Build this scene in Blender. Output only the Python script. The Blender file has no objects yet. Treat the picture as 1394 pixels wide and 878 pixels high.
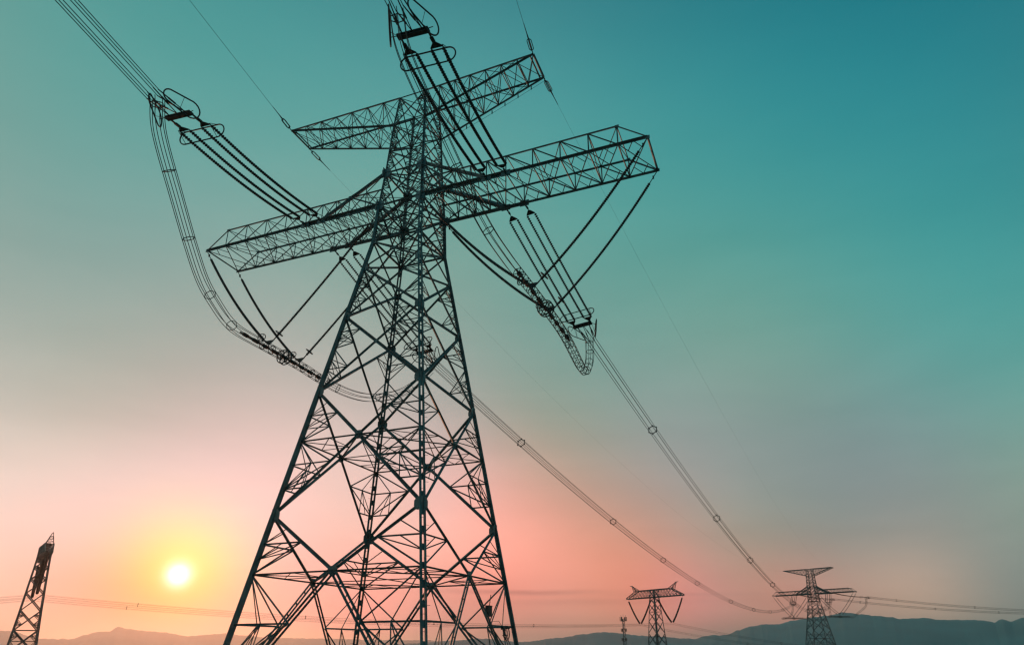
import bpy, math, random
from mathutils import Vector as V, Matrix, noise
random.seed(7)
rad = math.radians
scene = bpy.context.scene
COL = scene.collection

# ------------------------------------------------------------------ camera
ZO = 4.55                                    # height of the lens above the foot of the main tower
CAM = V((25.289, -40.353, ZO))
YAW, PITCH, ROLL, FPX = -0.365, 0.376, -0.005, 915.82   # fitted
cam_d = bpy.data.cameras.new('camera')
cam = bpy.data.objects.new('camera', cam_d); COL.objects.link(cam)
fwd = V((math.sin(YAW) * math.cos(PITCH), math.cos(YAW) * math.cos(PITCH), math.sin(PITCH)))
rgt = V((math.cos(YAW), -math.sin(YAW), 0)); upv = rgt.cross(fwd)
cr, sr = math.cos(ROLL), math.sin(ROLL)
r2 = rgt * cr + upv * sr; u2 = -rgt * sr + upv * cr
m = Matrix((r2, u2, -fwd)).transposed().to_4x4(); m.translation = CAM
cam.matrix_world = m
cam_d.sensor_fit = 'HORIZONTAL'; cam_d.sensor_width = 36
cam_d.lens = FPX / 1394 * 36
cam_d.shift_x = -16.76 / 1394
cam_d.shift_y = 82.14 / 1394
cam_d.clip_start = 0.5; cam_d.clip_end = 40000
scene.camera = cam
scene.render.resolution_x = 1024; scene.render.resolution_y = 644

# ------------------------------------------------------------------ exposure
scene.view_settings.view_transform = 'Standard'
scene.view_settings.look = 'None'
scene.view_settings.exposure = 0.0
scene.view_settings.gamma = 1.0
scene.view_settings.use_curve_mapping = False
scene.cycles.use_denoising = True
scene.cycles.volume_bounces = 1
scene.cycles.filter_width = 1.35

# ------------------------------------------------------------------ dusk sky (procedural, by direction)
SKY = [(-47, 5, 60, -0.0464, 0.1366, 0.2728),
       (-47, 5, 12, 0.9356, -0.0685, -0.1736),
       (-60, 3, 25, -0.0259, 0.3936, 0.4456),
       (-30, 2, 40, -0.7672, -0.1269, 0.0303),
       (-15, 2, 60, -0.5024, -0.0588, -0.2983),
       (0, 3, 40, -0.238, 0.0555, 0.0027),
       (15, 4, 40, 0.1403, 0.1113, 0.0316),
       (-60, 20, 30, -0.2175, -0.0084, 0.0251),
       (-40, 18, 30, -0.2273, 0.1341, 0.2161),
       (-20, 15, 30, -0.1004, 0.0779, 0.1509),
       (0, 18, 30, 0.0706, 0.0492, 0.0059),
       (18, 18, 30, -0.1378, 0.084, 0.0735),
       (-60, 40, 15, -0.2315, 0.0498, 0.0517),
       (-30, 38, 15, -0.0066, 0.1618, 0.1558),
       (0, 38, 15, -0.0586, 0.1154, 0.1116),
       (25, 38, 15, -0.1768, -0.0063, 0.0264),
       (0, 70, 5, -0.4282, -0.2333, -0.1529),
       (180, 40, 3, -0.4982, -0.0932, -0.0168),
       (90, 20, 3, -0.2699, 0.0144, 0.0242),
       (-110, 20, 4, 0.1688, 0.2062, 0.1521),
       (-35, 8, 60, 0.2096, 0.2198, 0.1255),
       (-22, 7, 60, 0.9325, 0.1526, 0.3042),
       (-8, 9, 60, 0.1322, -0.0041, 0.0941),
       (-26, 5, 120, 0.0416, 0.079, -0.0659),
       (-20, 13, 80, -0.2125, -0.0604, -0.2054),
       (-12, 3, 120, 0.3633, -0.0323, -0.0759),
       (-4, 4, 120, 0.0383, 0.0129, -0.0556),
       (-35, 4, 100, -0.0736, -0.0836, -0.1404),
       (8, 10, 60, 0.0008, -0.1244, -0.0175),
       (-10, 28, 30, -0.0664, -0.0357, -0.0569),
       (-32, 25, 30, -0.0411, -0.0777, -0.1274),
       (-52, 12, 50, -0.237, -0.0659, -0.1111),
       (-57, 2.2, 250, -0.1209, -0.1254, -0.1858),
       (-50, 2.2, 250, -0.2547, -0.3201, -0.3518),
       (-43, 2.2, 250, -0.115, -0.0772, -0.0967),
       (-33, 2.2, 250, 0.2645, 0.0134, 0.0229),
       (-24, 2.2, 250, 0.0585, -0.0834, -0.0695),
       (-16, 2.2, 250, 0.1147, 0.0666, 0.1303),
       (-8, 2.2, 250, 0.2468, 0.0249, 0.1758),
       (0, 2.2, 250, 0.3133, -0.0512, -0.0191),
       (8, 2.2, 250, 0.264, 0.0835, 0.0449),
       (15, 2.2, 250, -0.1334, -0.071, -0.0135)]
SKY_BASE = (0.6605, 0.5338, 0.5055)

SUN_AZ, SUN_EL = -47.43, 5.14
def dirv(az, el):
    az, el = rad(az), rad(el)
    return V((math.sin(az) * math.cos(el), math.cos(az) * math.cos(el), math.sin(el)))
SUN_DIR = dirv(SUN_AZ, SUN_EL)
def build_world():
    w = bpy.data.worlds.new('World'); scene.world = w; w.use_nodes = True
    nt = w.node_tree; nt.nodes.clear(); N = nt.nodes.new; L = nt.links.new
    tc = N('ShaderNodeTexCoord'); dv = tc.outputs['Generated']
    def math_(op, a, b=None, c=None):
        n = N('ShaderNodeMath'); n.operation = op
        for i, x in enumerate((a, b, c)):
            if x is None: continue
            if isinstance(x, (int, float)): n.inputs[i].default_value = x
            else: L(x, n.inputs[i])
        return n.outputs[0]
    def vmath(op, a, b=None, scale=None):
        n = N('ShaderNodeVectorMath'); n.operation = op
        for i, x in enumerate((a, b)):
            if x is None: continue
            if isinstance(x, (tuple, list, V)): n.inputs[i].default_value = tuple(x)
            else: L(x, n.inputs[i])
        if scale is not None: L(scale, n.inputs['Scale'])
        return n.outputs['Value'] if op == 'DOT_PRODUCT' else n.outputs['Vector']
    def lobe(d, k):
        dot = vmath('DOT_PRODUCT', dv, d)
        return math_('EXPONENT', math_('MULTIPLY_ADD', dot, float(k), -float(k)))
    acc = vmath('ADD', SKY_BASE, (0, 0, 0))
    for az, el, k, r, g, b in SKY:
        acc = vmath('ADD', acc, vmath('SCALE', (r, g, b), None, lobe(dirv(az, el), k)))
    # the yellow aureole round the sun
    acc = vmath('ADD', acc, vmath('SCALE', (0.02, 0.26, -0.2), None, lobe(SUN_DIR, 370)))
    acc = vmath('ADD', acc, vmath('SCALE', (0.05, 0.05, -0.03), None, lobe(SUN_DIR, 1800)))
    # thin stretched cirrus low in the sky
    mp = N('ShaderNodeMapping'); mp.inputs['Scale'].default_value = (2.2, 2.2, 9)
    mp.inputs['Rotation'].default_value = (rad(5), rad(-4), 0)
    L(dv, mp.inputs['Vector'])
    nz = N('ShaderNodeTexNoise'); nz.inputs['Scale'].default_value = 1.6; nz.inputs['Detail'].default_value = 5
    nz.inputs['Roughness'].default_value = 0.55; nz.inputs['Distortion'].default_value = 0.4
    L(mp.outputs['Vector'], nz.inputs['Vector'])
    sep = N('ShaderNodeSeparateXYZ'); L(dv, sep.inputs[0])
    fade = N('ShaderNodeMapRange'); fade.inputs['From Min'].default_value = 0.02; fade.inputs['From Max'].default_value = 0.65
    fade.inputs['To Min'].default_value = 1.0; fade.inputs['To Max'].default_value = 0.25
    L(sep.outputs['Z'], fade.inputs['Value'])
    cl = math_('MULTIPLY', math_('MULTIPLY_ADD', nz.outputs['Fac'], 0.11, -0.055), fade.outputs[0])
    acc = vmath('ADD', acc, vmath('SCALE', (1.0, 0.85, 0.8), None, cl))
    # two thin smoky bars of cloud just above the hills
    for el, az, wd, th, amp in ((4.15, -21.5, 6.0, 0.2, -0.16), (3.4, -16.0, 9.0, 0.3, -0.07), (3.9, -9.0, 5.0, 0.14, -0.06)):
        d0 = dirv(az, 0); t = V((-d0.y, d0.x, 0))
        along = math_('MULTIPLY', vmath('DOT_PRODUCT', dv, t), 1 / math.sin(rad(wd)))
        zz = math_('ADD', math_('ADD', sep.outputs['Z'], -math.sin(rad(el))), math_('MULTIPLY', math_('ADD', nz.outputs['Fac'], -0.5), 0.02))
        across = math_('MULTIPLY', zz, 1 / math.sin(rad(th)))
        ex = math_('EXPONENT', math_('MULTIPLY', math_('ADD', math_('MULTIPLY', along, along), math_('MULTIPLY', across, across)), -1.0))
        front = math_('GREATER_THAN', vmath('DOT_PRODUCT', dv, d0), 0.0)
        acc = vmath('ADD', acc, vmath('SCALE', (amp, amp * 0.7, amp * 0.55), None, math_('MULTIPLY', ex, front)))
    # the sun's disc, blown out
    acc = vmath('ADD', acc, vmath('SCALE', (0.35, 0.4, 1.05), None, lobe(SUN_DIR, 8500)))
    acc = vmath('MAXIMUM', acc, (0.01, 0.01, 0.01))
    gm = N('ShaderNodeGamma'); gm.inputs['Gamma'].default_value = 2.2; L(acc, gm.inputs['Color'])
    bg = N('ShaderNodeBackground'); bg.inputs['Strength'].default_value = 1.0; L(gm.outputs[0], bg.inputs['Color'])
    ou = N('ShaderNodeOutputWorld'); L(bg.outputs[0], ou.inputs['Surface'])
build_world()

# ------------------------------------------------------------------ sun
sl = bpy.data.lights.new('sun', 'SUN'); sl.energy = 0.75; sl.angle = rad(0.6); sl.color = (1.0, 0.36, 0.16)
so = bpy.data.objects.new('sun', sl); COL.objects.link(so)
so.rotation_mode = 'QUATERNION'; so.rotation_quaternion = SUN_DIR.to_track_quat('Z', 'Y')
so.location = (-300, 280, 120)

# ------------------------------------------------------------------ materials
def mat(name, c1, c2, rough=0.6, metal=0.0, scale=3.0, detail=4, bump=0.0, object_space=True):
    mt = bpy.data.materials.new(name); mt.use_nodes = True
    nt = mt.node_tree; b = nt.nodes['Principled BSDF']
    tc = nt.nodes.new('ShaderNodeTexCoord')
    nz = nt.nodes.new('ShaderNodeTexNoise'); nz.inputs['Scale'].default_value = scale; nz.inputs['Detail'].default_value = detail
    nt.links.new(tc.outputs['Object'], nz.inputs['Vector'])
    rp = nt.nodes.new('ShaderNodeValToRGB')
    rp.color_ramp.elements[0].position = 0.3; rp.color_ramp.elements[0].color = (*c1, 1)
    rp.color_ramp.elements[1].position = 0.7; rp.color_ramp.elements[1].color = (*c2, 1)
    nt.links.new(nz.outputs['Fac'], rp.inputs['Fac']); nt.links.new(rp.outputs['Color'], b.inputs['Base Color'])
    b.inputs['Roughness'].default_value = rough; b.inputs['Metallic'].default_value = metal
    if bump:
        bp = nt.nodes.new('ShaderNodeBump'); bp.inputs['Strength'].default_value = bump
        nt.links.new(nz.outputs['Fac'], bp.inputs['Height']); nt.links.new(bp.outputs['Normal'], b.inputs['Normal'])
    return mt
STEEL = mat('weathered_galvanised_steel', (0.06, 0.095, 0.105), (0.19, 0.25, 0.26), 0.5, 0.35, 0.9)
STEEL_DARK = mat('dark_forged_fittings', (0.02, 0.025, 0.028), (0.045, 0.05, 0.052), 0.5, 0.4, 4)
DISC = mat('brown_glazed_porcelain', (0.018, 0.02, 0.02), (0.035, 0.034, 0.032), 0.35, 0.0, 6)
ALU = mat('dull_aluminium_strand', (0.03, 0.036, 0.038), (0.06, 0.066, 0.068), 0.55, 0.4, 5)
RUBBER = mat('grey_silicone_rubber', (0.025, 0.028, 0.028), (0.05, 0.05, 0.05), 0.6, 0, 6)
CONCRETE = mat('rough_concrete', (0.22, 0.21, 0.2), (0.34, 0.33, 0.31), 0.9, 0, 4, 6, 0.3)
SOIL = mat('dry_scrub_ground', (0.05, 0.052, 0.03), (0.12, 0.10, 0.065), 0.95, 0, 0.15, 10, 0.4)
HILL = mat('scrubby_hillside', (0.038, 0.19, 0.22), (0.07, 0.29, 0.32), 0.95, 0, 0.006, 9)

# ------------------------------------------------------------------ mesh builder
BARK = 0.72                                  # angle section width on the drawing, narrowed to the leg seen
class MB:
    def __init__(s): s.v = []; s.f = []
    def add(s, vs, fs):
        o = len(s.v); s.v += [tuple(x) for x in vs]; s.f += [tuple(i + o for i in f) for f in fs]
    def bar(s, p, q, w, hint=None, t=None, shape='L'):
        if shape == 'L': w = max(0.05, w * BARK)
        p, q = V(p), V(q); d = q - p
        if d.length < 1e-4: return
        d.normalize(); h = V(hint) if hint is not None else V((0, 0, 1))
        u = h - d * h.dot(d)
        if u.length < 1e-3: u = V((1, 0, 0)) - d * d.x
        if u.length < 1e-3: u = V((0, 1, 0)) - d * d.y
        u.normalize(); x = d.cross(u)
        t = t or max(0.012, w * 0.14)
        if shape == 'L':
            u, x = (u + x).normalized(), (u - x).normalized()
            pr = [(0, 0), (w, 0), (w, t), (t, t), (t, w), (0, w)]; o = w * 0.3
            pr = [(a - o, b - o) for a, b in pr]
        else:
            pr = [(-w / 2, -t / 2), (w / 2, -t / 2), (w / 2, t / 2), (-w / 2, t / 2)]
        n = len(pr); vs = [p + u * a + x * b for a, b in pr] + [q + u * a + x * b for a, b in pr]
        s.add(vs, [(i, (i + 1) % n, n + (i + 1) % n, n + i) for i in range(n)] + [tuple(range(n))[::-1], tuple(range(n, 2 * n))])
    def dbl(s, p, q, w, gap, side, hint=None):
        sd = V(side) * gap
        s.bar(V(p) + sd, V(q) + sd, w, hint); s.bar(V(p) - sd, V(q) - sd, w, hint)
        n = max(2, int((V(q) - V(p)).length / 0.9))
        for i in range(1, n):
            c = V(p).lerp(V(q), i / n); dd = (V(q) - V(p)).normalized() * 0.09
            s.bar(c - sd * 1.2 - dd, c + sd * 1.2 + dd, 0.09, hint, 0.02, 'B')
    def box(s, c, ex, ey, ez):
        c, ex, ey, ez = V(c), V(ex), V(ey), V(ez)
        vs = [c + ex * a + ey * b + ez * g for g in (-1, 1) for b in (-1, 1) for a in (-1, 1)]
        s.add(vs, [(0, 2, 3, 1), (4, 5, 7, 6), (0, 1, 5, 4), (2, 6, 7, 3), (0, 4, 6, 2), (1, 3, 7, 5)])
    def prism(s, pts, nrm, th):
        n = len(pts); nv = V(nrm).normalized() * th / 2
        s.add([V(p) - nv for p in pts] + [V(p) + nv for p in pts],
              [(i, (i + 1) % n, n + (i + 1) % n, n + i) for i in range(n)] + [tuple(range(n))[::-1], tuple(range(n, 2 * n))])
    def tube(s, path, r, n=6, closed=False, caps=True):
        P = [V(p) for p in path]; k = len(P); rings = []
        rr = r if isinstance(r, (list, tuple)) else [r] * k
        u = None
        for i in range(k):
            a = P[(i - 1) % k] if (closed or i > 0) else P[i]; b = P[(i + 1) % k] if (closed or i < k - 1) else P[i]
            d = (b - a)
            if d.length < 1e-7: d = V((0, 0, 1))
            d.normalize()
            if u is None:
                u = d.cross(V((0.13, 0.21, 1)))
                if u.length < 1e-3: u = d.cross(V((1, 0, 0)))
            u = (u - d * u.dot(d)).normalized(); x = d.cross(u)
            rings.append([P[i] + (u * math.cos(2 * math.pi * j / n) + x * math.sin(2 * math.pi * j / n)) * rr[i] for j in range(n)])
        vs = [p for rg in rings for p in rg]; fs = []
        for i in range(k if closed else k - 1):
            i2 = (i + 1) % k
            for j in range(n): fs.append((i * n + j, i * n + (j + 1) % n, i2 * n + (j + 1) % n, i2 * n + j))
        if caps and not closed: fs += [tuple(range(n))[::-1], tuple(range((k - 1) * n, k * n))]
        s.add(vs, fs)
    def build(s, name, material, parent=None, smooth=False):
        me = bpy.data.meshes.new(name); me.from_pydata(s.v, [], s.f); me.update()
        me.materials.append(material)
        if smooth: me.polygons.foreach_set('use_smooth', [True] * len(me.polygons))
        o = bpy.data.objects.new(name, me); COL.objects.link(o)
        if parent is not None: o.parent = parent
        return o
def thing(name, label, cat, loc=(0, 0, 0), rz=0, group=None):
    o = bpy.data.objects.new(name, None); COL.objects.link(o); o.empty_display_size = 0.5
    o.location = loc; o.rotation_euler = (0, 0, rz)
    o['label'] = label; o['category'] = cat
    if group: o['group'] = group
    return o
def structure(o): o['kind'] = 'structure'; return o
def copy_tree(o, parent=None):
    c = o.copy(); COL.objects.link(c)
    if parent is not None: c.parent = parent
    for ch in list(o.children): copy_tree(ch, c)
    return c
def dup(o, label, loc, rz, group=None):
    c = copy_tree(o); c.location = loc; c.rotation_euler = (0, 0, rz); c['label'] = label
    if group: c['group'] = group
    return c
def lerp(a, b, t): return a + (b - a) * t

# ------------------------------------------------------------------ where things stand
T2 = V((CAM.x + 372 * math.sin(rad(1.32)), CAM.y + 372 * math.cos(rad(1.32)), 0)); T2_RZ = rad(-24)
T3 = V((CAM.x + 298 * math.sin(rad(-10.55)), CAM.y + 298 * math.cos(rad(-10.55)), 0))
LT = V((CAM.x + 235 * math.sin(rad(-55.85)), CAM.y + 235 * math.cos(rad(-55.85)), 0))
MT = V((CAM.x + 420 * math.sin(rad(-13.1)), CAM.y + 420 * math.cos(rad(-13.1)), 0))
LINE3 = math.atan2(T3.x - LT.x, T3.y - LT.y)          # heading of the older line
T2.z = -9.2
SUSP_ARM = 40.0
T3.z = ZO + 298 * math.tan(rad(3.78)) - SUSP_ARM
LT.z = ZO + 235 * math.tan(rad(7.57)) - SUSP_ARM - 7.0
MT.z = -14.0
CTRL = [(0, 0, 0, 400), (CAM.x, CAM.y, ZO - 1.65, 150), (T2.x, T2.y, T2.z, 2500), (T3.x, T3.y, T3.z, 2500), (LT.x, LT.y, LT.z, 2500),
        (MT.x, MT.y, MT.z, 2500), (60, -120, 3.5, 2500), (-40, -150, 2.5, 2500), (150, 0, -1, 2500)]
def ground_z(x, y):
    sw = 1e-5; sz = -19 * 1e-5
    for cx, cy, cz, s in CTRL:
        d2 = (x - cx) ** 2 + (y - cy) ** 2
        w = 1 / (d2 + s * 0.15) ** 1.6; sw += w; sz += w * cz
    return sz / sw
def far_ground(x, y):
    d = math.hypot(x - CAM.x, y - CAM.y)
    z = ground_z(x, y); t = min(1, max(0, (d - 450) / 900))
    z = lerp(z, -20, t * t * (3 - 2 * t))
    flat = min(math.hypot(x - c[0], y - c[1]) for c in CTRL)
    z += min(1, max(0, (flat - 10) / 15)) * 0.35 * noise.noise(V((x * 0.05, y * 0.05, 0))) * min(1, d / 40)
    return z

# ------------------------------------------------------------------ ground sheet
def build_ground():
    b = MB(); rs = [0]
    r = 3.0
    while r < 16000: rs.append(r); r *= 1.11
    n = 144; vs = [V((CAM.x, CAM.y, far_ground(CAM.x, CAM.y)))]; fs = []
    for r in rs[1:]:
        for j in range(n):
            a = 2 * math.pi * j / n; x, y = CAM.x + r * math.sin(a), CAM.y + r * math.cos(a)
            vs.append(V((x, y, far_ground(x, y))))
    for j in range(n): fs.append((0, 1 + (j + 1) % n, 1 + j))
    for i in range(len(rs) - 2):
        o = 1 + i * n
        for j in range(n): fs.append((o + j, o + (j + 1) % n, o + n + (j + 1) % n, o + n + j))
    b.add(vs, fs)
    structure(b.build('ground', SOIL, smooth=True))
build_ground()

# ------------------------------------------------------------------ hills: real ridges with a front and a back slope
LEFT_SKY = [(-112, 0.9), (-100, 1.1), (-90, 0.8), (-80, 1.15), (-72, 0.95), (-65, 1.3), (-60, 1.0), (-57.18, 1.26), (-56.56, 1.22), (-55.03, 0.78), (-53.26, 0.74), (-52.36, 1.07), (-51.74, 1.22), (-51.13, 1.24), (-50.57, 1.56), (-49.92, 1.42), (-48.71, 1.29), (-47.58, 1.2), (-46.06, 0.96), (-44.96, 1.06), (-43.69, 1.16), (-42.26, 1.02), (-40.33, 0.86), (-37.14, 0.81), (-32.17, 0.7), (-26.04, 0.6), (-20, 0.5), (-12, 0.6), (0, 0.5), (12, 0.6), (25, 0.5)]
RIGHT_SKY = [(-40, 0.0), (-34, 0.2), (-28, 0.55), (-26.04, 0.68), (-24.59, 0.79), (-21.26, 0.5), (-18.16, 0.81), (-16.23, 1.08), (-14.54, 1.2), (-11.05, 0.88), (-7.65, 0.64), (-6.96, 0.85), (-6.35, 0.9), (-5.15, 0.94), (-4.41, 1.25), (-3.46, 1.5), (-2.54, 1.65), (-1.48, 1.63), (-0.41, 1.88), (0.49, 2.02), (2.14, 2.19), (3.17, 2.37), (4.7, 2.18), (6.38, 1.97), (6.82, 1.84), (8.21, 1.9), (9.25, 1.75), (9.95, 1.72), (11.36, 1.69), (12.18, 1.57), (12.37, 1.5), (12.82, 1.7), (13.32, 1.55), (13.97, 1.76), (16, 1.9), (20, 1.6), (26, 2.1), (34, 1.7), (45, 2.2), (60, 1.6), (80, 1.9)]
def hills(name, tab, dist, depth, seed):
    b = MB(); a0, a1 = tab[0][0], tab[-1][0]; st = 0.08; n = int((a1 - a0) / st) + 1
    prof = [(-1.0, 0.0), (-0.85, 0.08), (-0.7, 0.2), (-0.55, 0.33), (-0.42, 0.47), (-0.3, 0.6), (-0.2, 0.73), (-0.12, 0.85), (-0.05, 0.95), (0, 1.0), (0.06, 0.95), (0.2, 0.75), (0.5, 0.35), (0.9, -0.1)]
    vs = []; k = 0; m = len(prof)
    for i in range(n):
        az = a0 + i * st
        while k < len(tab) - 2 and tab[k + 1][0] < az: k += 1
        t = min(1, max(0, (az - tab[k][0]) / (tab[k + 1][0] - tab[k][0]))); t = lerp(t, t * t * (3 - 2 * t), 0.6)
        el = lerp(tab[k][1], tab[k + 1][1], t)
        el += 0.045 * noise.fractal(V((az * 2.3, seed, 0)), 0.8, 2.1, 6) 
        dr = dist * (1 + 0.05 * noise.noise(V((az * 0.15, seed + 5, 0))))
        crest = CAM.z + math.tan(rad(el)) * dr
        for j, (u, h) in enumerate(prof):
            r = dr + u * depth; x, y = CAM.x + r * math.sin(rad(az)), CAM.y + r * math.cos(rad(az))
            nz = noise.fractal(V((x * 0.004, y * 0.004, seed)), 1.0, 2.0, 5) * (1 - abs(h - 0.5) * 2) * 0.16 if 0 < h < 1 and u < 0 else 0
            base = -24
            vs.append(V((x, y, base + (crest - base) * (h + nz))))
    fs = [(i * m + j, (i + 1) * m + j, (i + 1) * m + j + 1, i * m + j + 1) for i in range(n - 1) for j in range(m - 1)]
    b.add(vs, fs); structure(b.build(name, HILL, smooth=True))
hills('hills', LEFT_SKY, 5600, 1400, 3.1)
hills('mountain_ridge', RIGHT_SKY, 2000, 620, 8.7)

# ------------------------------------------------------------------ haze
def build_haze():
    b = MB(); b.box((0, 0, 105), (19000, 0, 0), (0, 19000, 0), (0, 0, 150))
    mt = bpy.data.materials.new('dusk_haze'); mt.use_nodes = True; nt = mt.node_tree; nt.nodes.clear()
    pv = nt.nodes.new('ShaderNodeVolumePrincipled'); pv.inputs['Color'].default_value = (0.95, 0.93, 0.91, 1)
    pv.inputs['Density'].default_value = 1.5e-4; pv.inputs['Anisotropy'].default_value = 0.76
    ou = nt.nodes.new('ShaderNodeOutputMaterial'); nt.links.new(pv.outputs[0], ou.inputs['Volume'])
    o = b.build('haze', mt); o['kind'] = 'stuff'; o['label'] = 'thin dusk haze lying over the plain and hills'
build_haze()

# ------------------------------------------------------------------ the tension tower
def Z(z): return z + ZO
ZL = [Z(-4.52), Z(8.073), Z(16.897), Z(23.066), Z(27.531), Z(30.058)]           # L5 .. L0
WL = [2.088 + 0.153 * (Z(30.058) - z) for z in ZL]
ZA, WA = Z(33.526), 1.96
ZH, WH = Z(36.842), 1.74
ZUB, WUB = Z(41.996), 1.49
ZUT, WUT = Z(45.183), 1.254
ZT = Z(35.15); DE = 1.898
CN = [(-1, -1), (1, -1), (1, 1), (-1, 1)]
def cor(c, w, z): return V((c[0] * w, c[1] * w, z))
def xcross(a0, b0, a1, b1, zc=None):
    # crossing of a0-b1 and b0-a1 in a symmetric trapezoid face, or on the face's mid line at zc
    wb, wt = (b0 - a0).length, (b1 - a1).length
    t = wb / (wb + wt)
    if zc is not None: t = (zc - a0.z) / (a1.z - a0.z)
    return ((a0 + b0) / 2).lerp((a1 + b1) / 2, t)
def fan(b, n, l0, l1, d0, d1, w, hint):
    """redundant bracing between a piece of leg l0-l1 and a piece of diagonal d0-d1 that meet at l0 = d0"""
    L = lambda t: l0.lerp(l1, t)
    D = lambda t: d0.lerp(d1, t)
    if n == 1:
        b.bar(L(.5), D(.5), w, hint); b.bar(l1, D(.5), w, hint); b.bar(L(.5), D(.25), w * .7, hint); b.bar(L(.75), D(.5), w * .7, hint); b.bar(L(.75), D(.5).lerp(L(.5), .5), w * .7, hint)
    elif n == 2:
        for t in (.34, .67): b.bar(L(t), D(t), w, hint)
        b.bar(L(.34), D(.67), w, hint); b.bar(l1, D(.67), w, hint)
        N = L(.67).lerp(D(.67), .5)
        b.bar(l1, N, w * .8, hint); b.bar(N, D(.34), w * .8, hint); b.bar(N, L(.34), w * .8, hint); b.bar(N, L(.34).lerp(D(.34), .5), w * .7, hint)
def face_panel(b, a0, b0, a1, b1, wd, wr, n_up, n_lo, zc=None, horiz=False, double=False, out=(0, 0, 0)):
    C = xcross(a0, b0, a1, b1, zc); out = V(out)
    tang = (b0 - a0).normalized()
    for p in (a1, b1): b.bar(p, C, wd, out)
    for p in (a0, b0):
        if double:
            dd = (C - p).normalized(); sd = dd.cross(out).normalized()
            b.dbl(p, C, wd * 0.72, 0.13, sd, out)
        else: b.bar(p, C, wd, out)
    tz = (C.z - a0.z) / (a1.z - a0.z)
    for l0, l1 in ((a0, a1), (b0, b1)):
        M = l0.lerp(l1, tz)
        if horiz: b.bar(M, C, wr * 1.5, (0, 0, 1))
        if n_up: fan(b, n_up, l1, M, l1, C, wr, out)
        if n_lo: fan(b, n_lo, l0, M, l0, C, wr, out)
    return C
def rings(b, pts, w):
    for i in range(len(pts)): b.bar(pts[i], pts[(i + 1) % len(pts)], w, (0, 0, 1))

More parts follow.
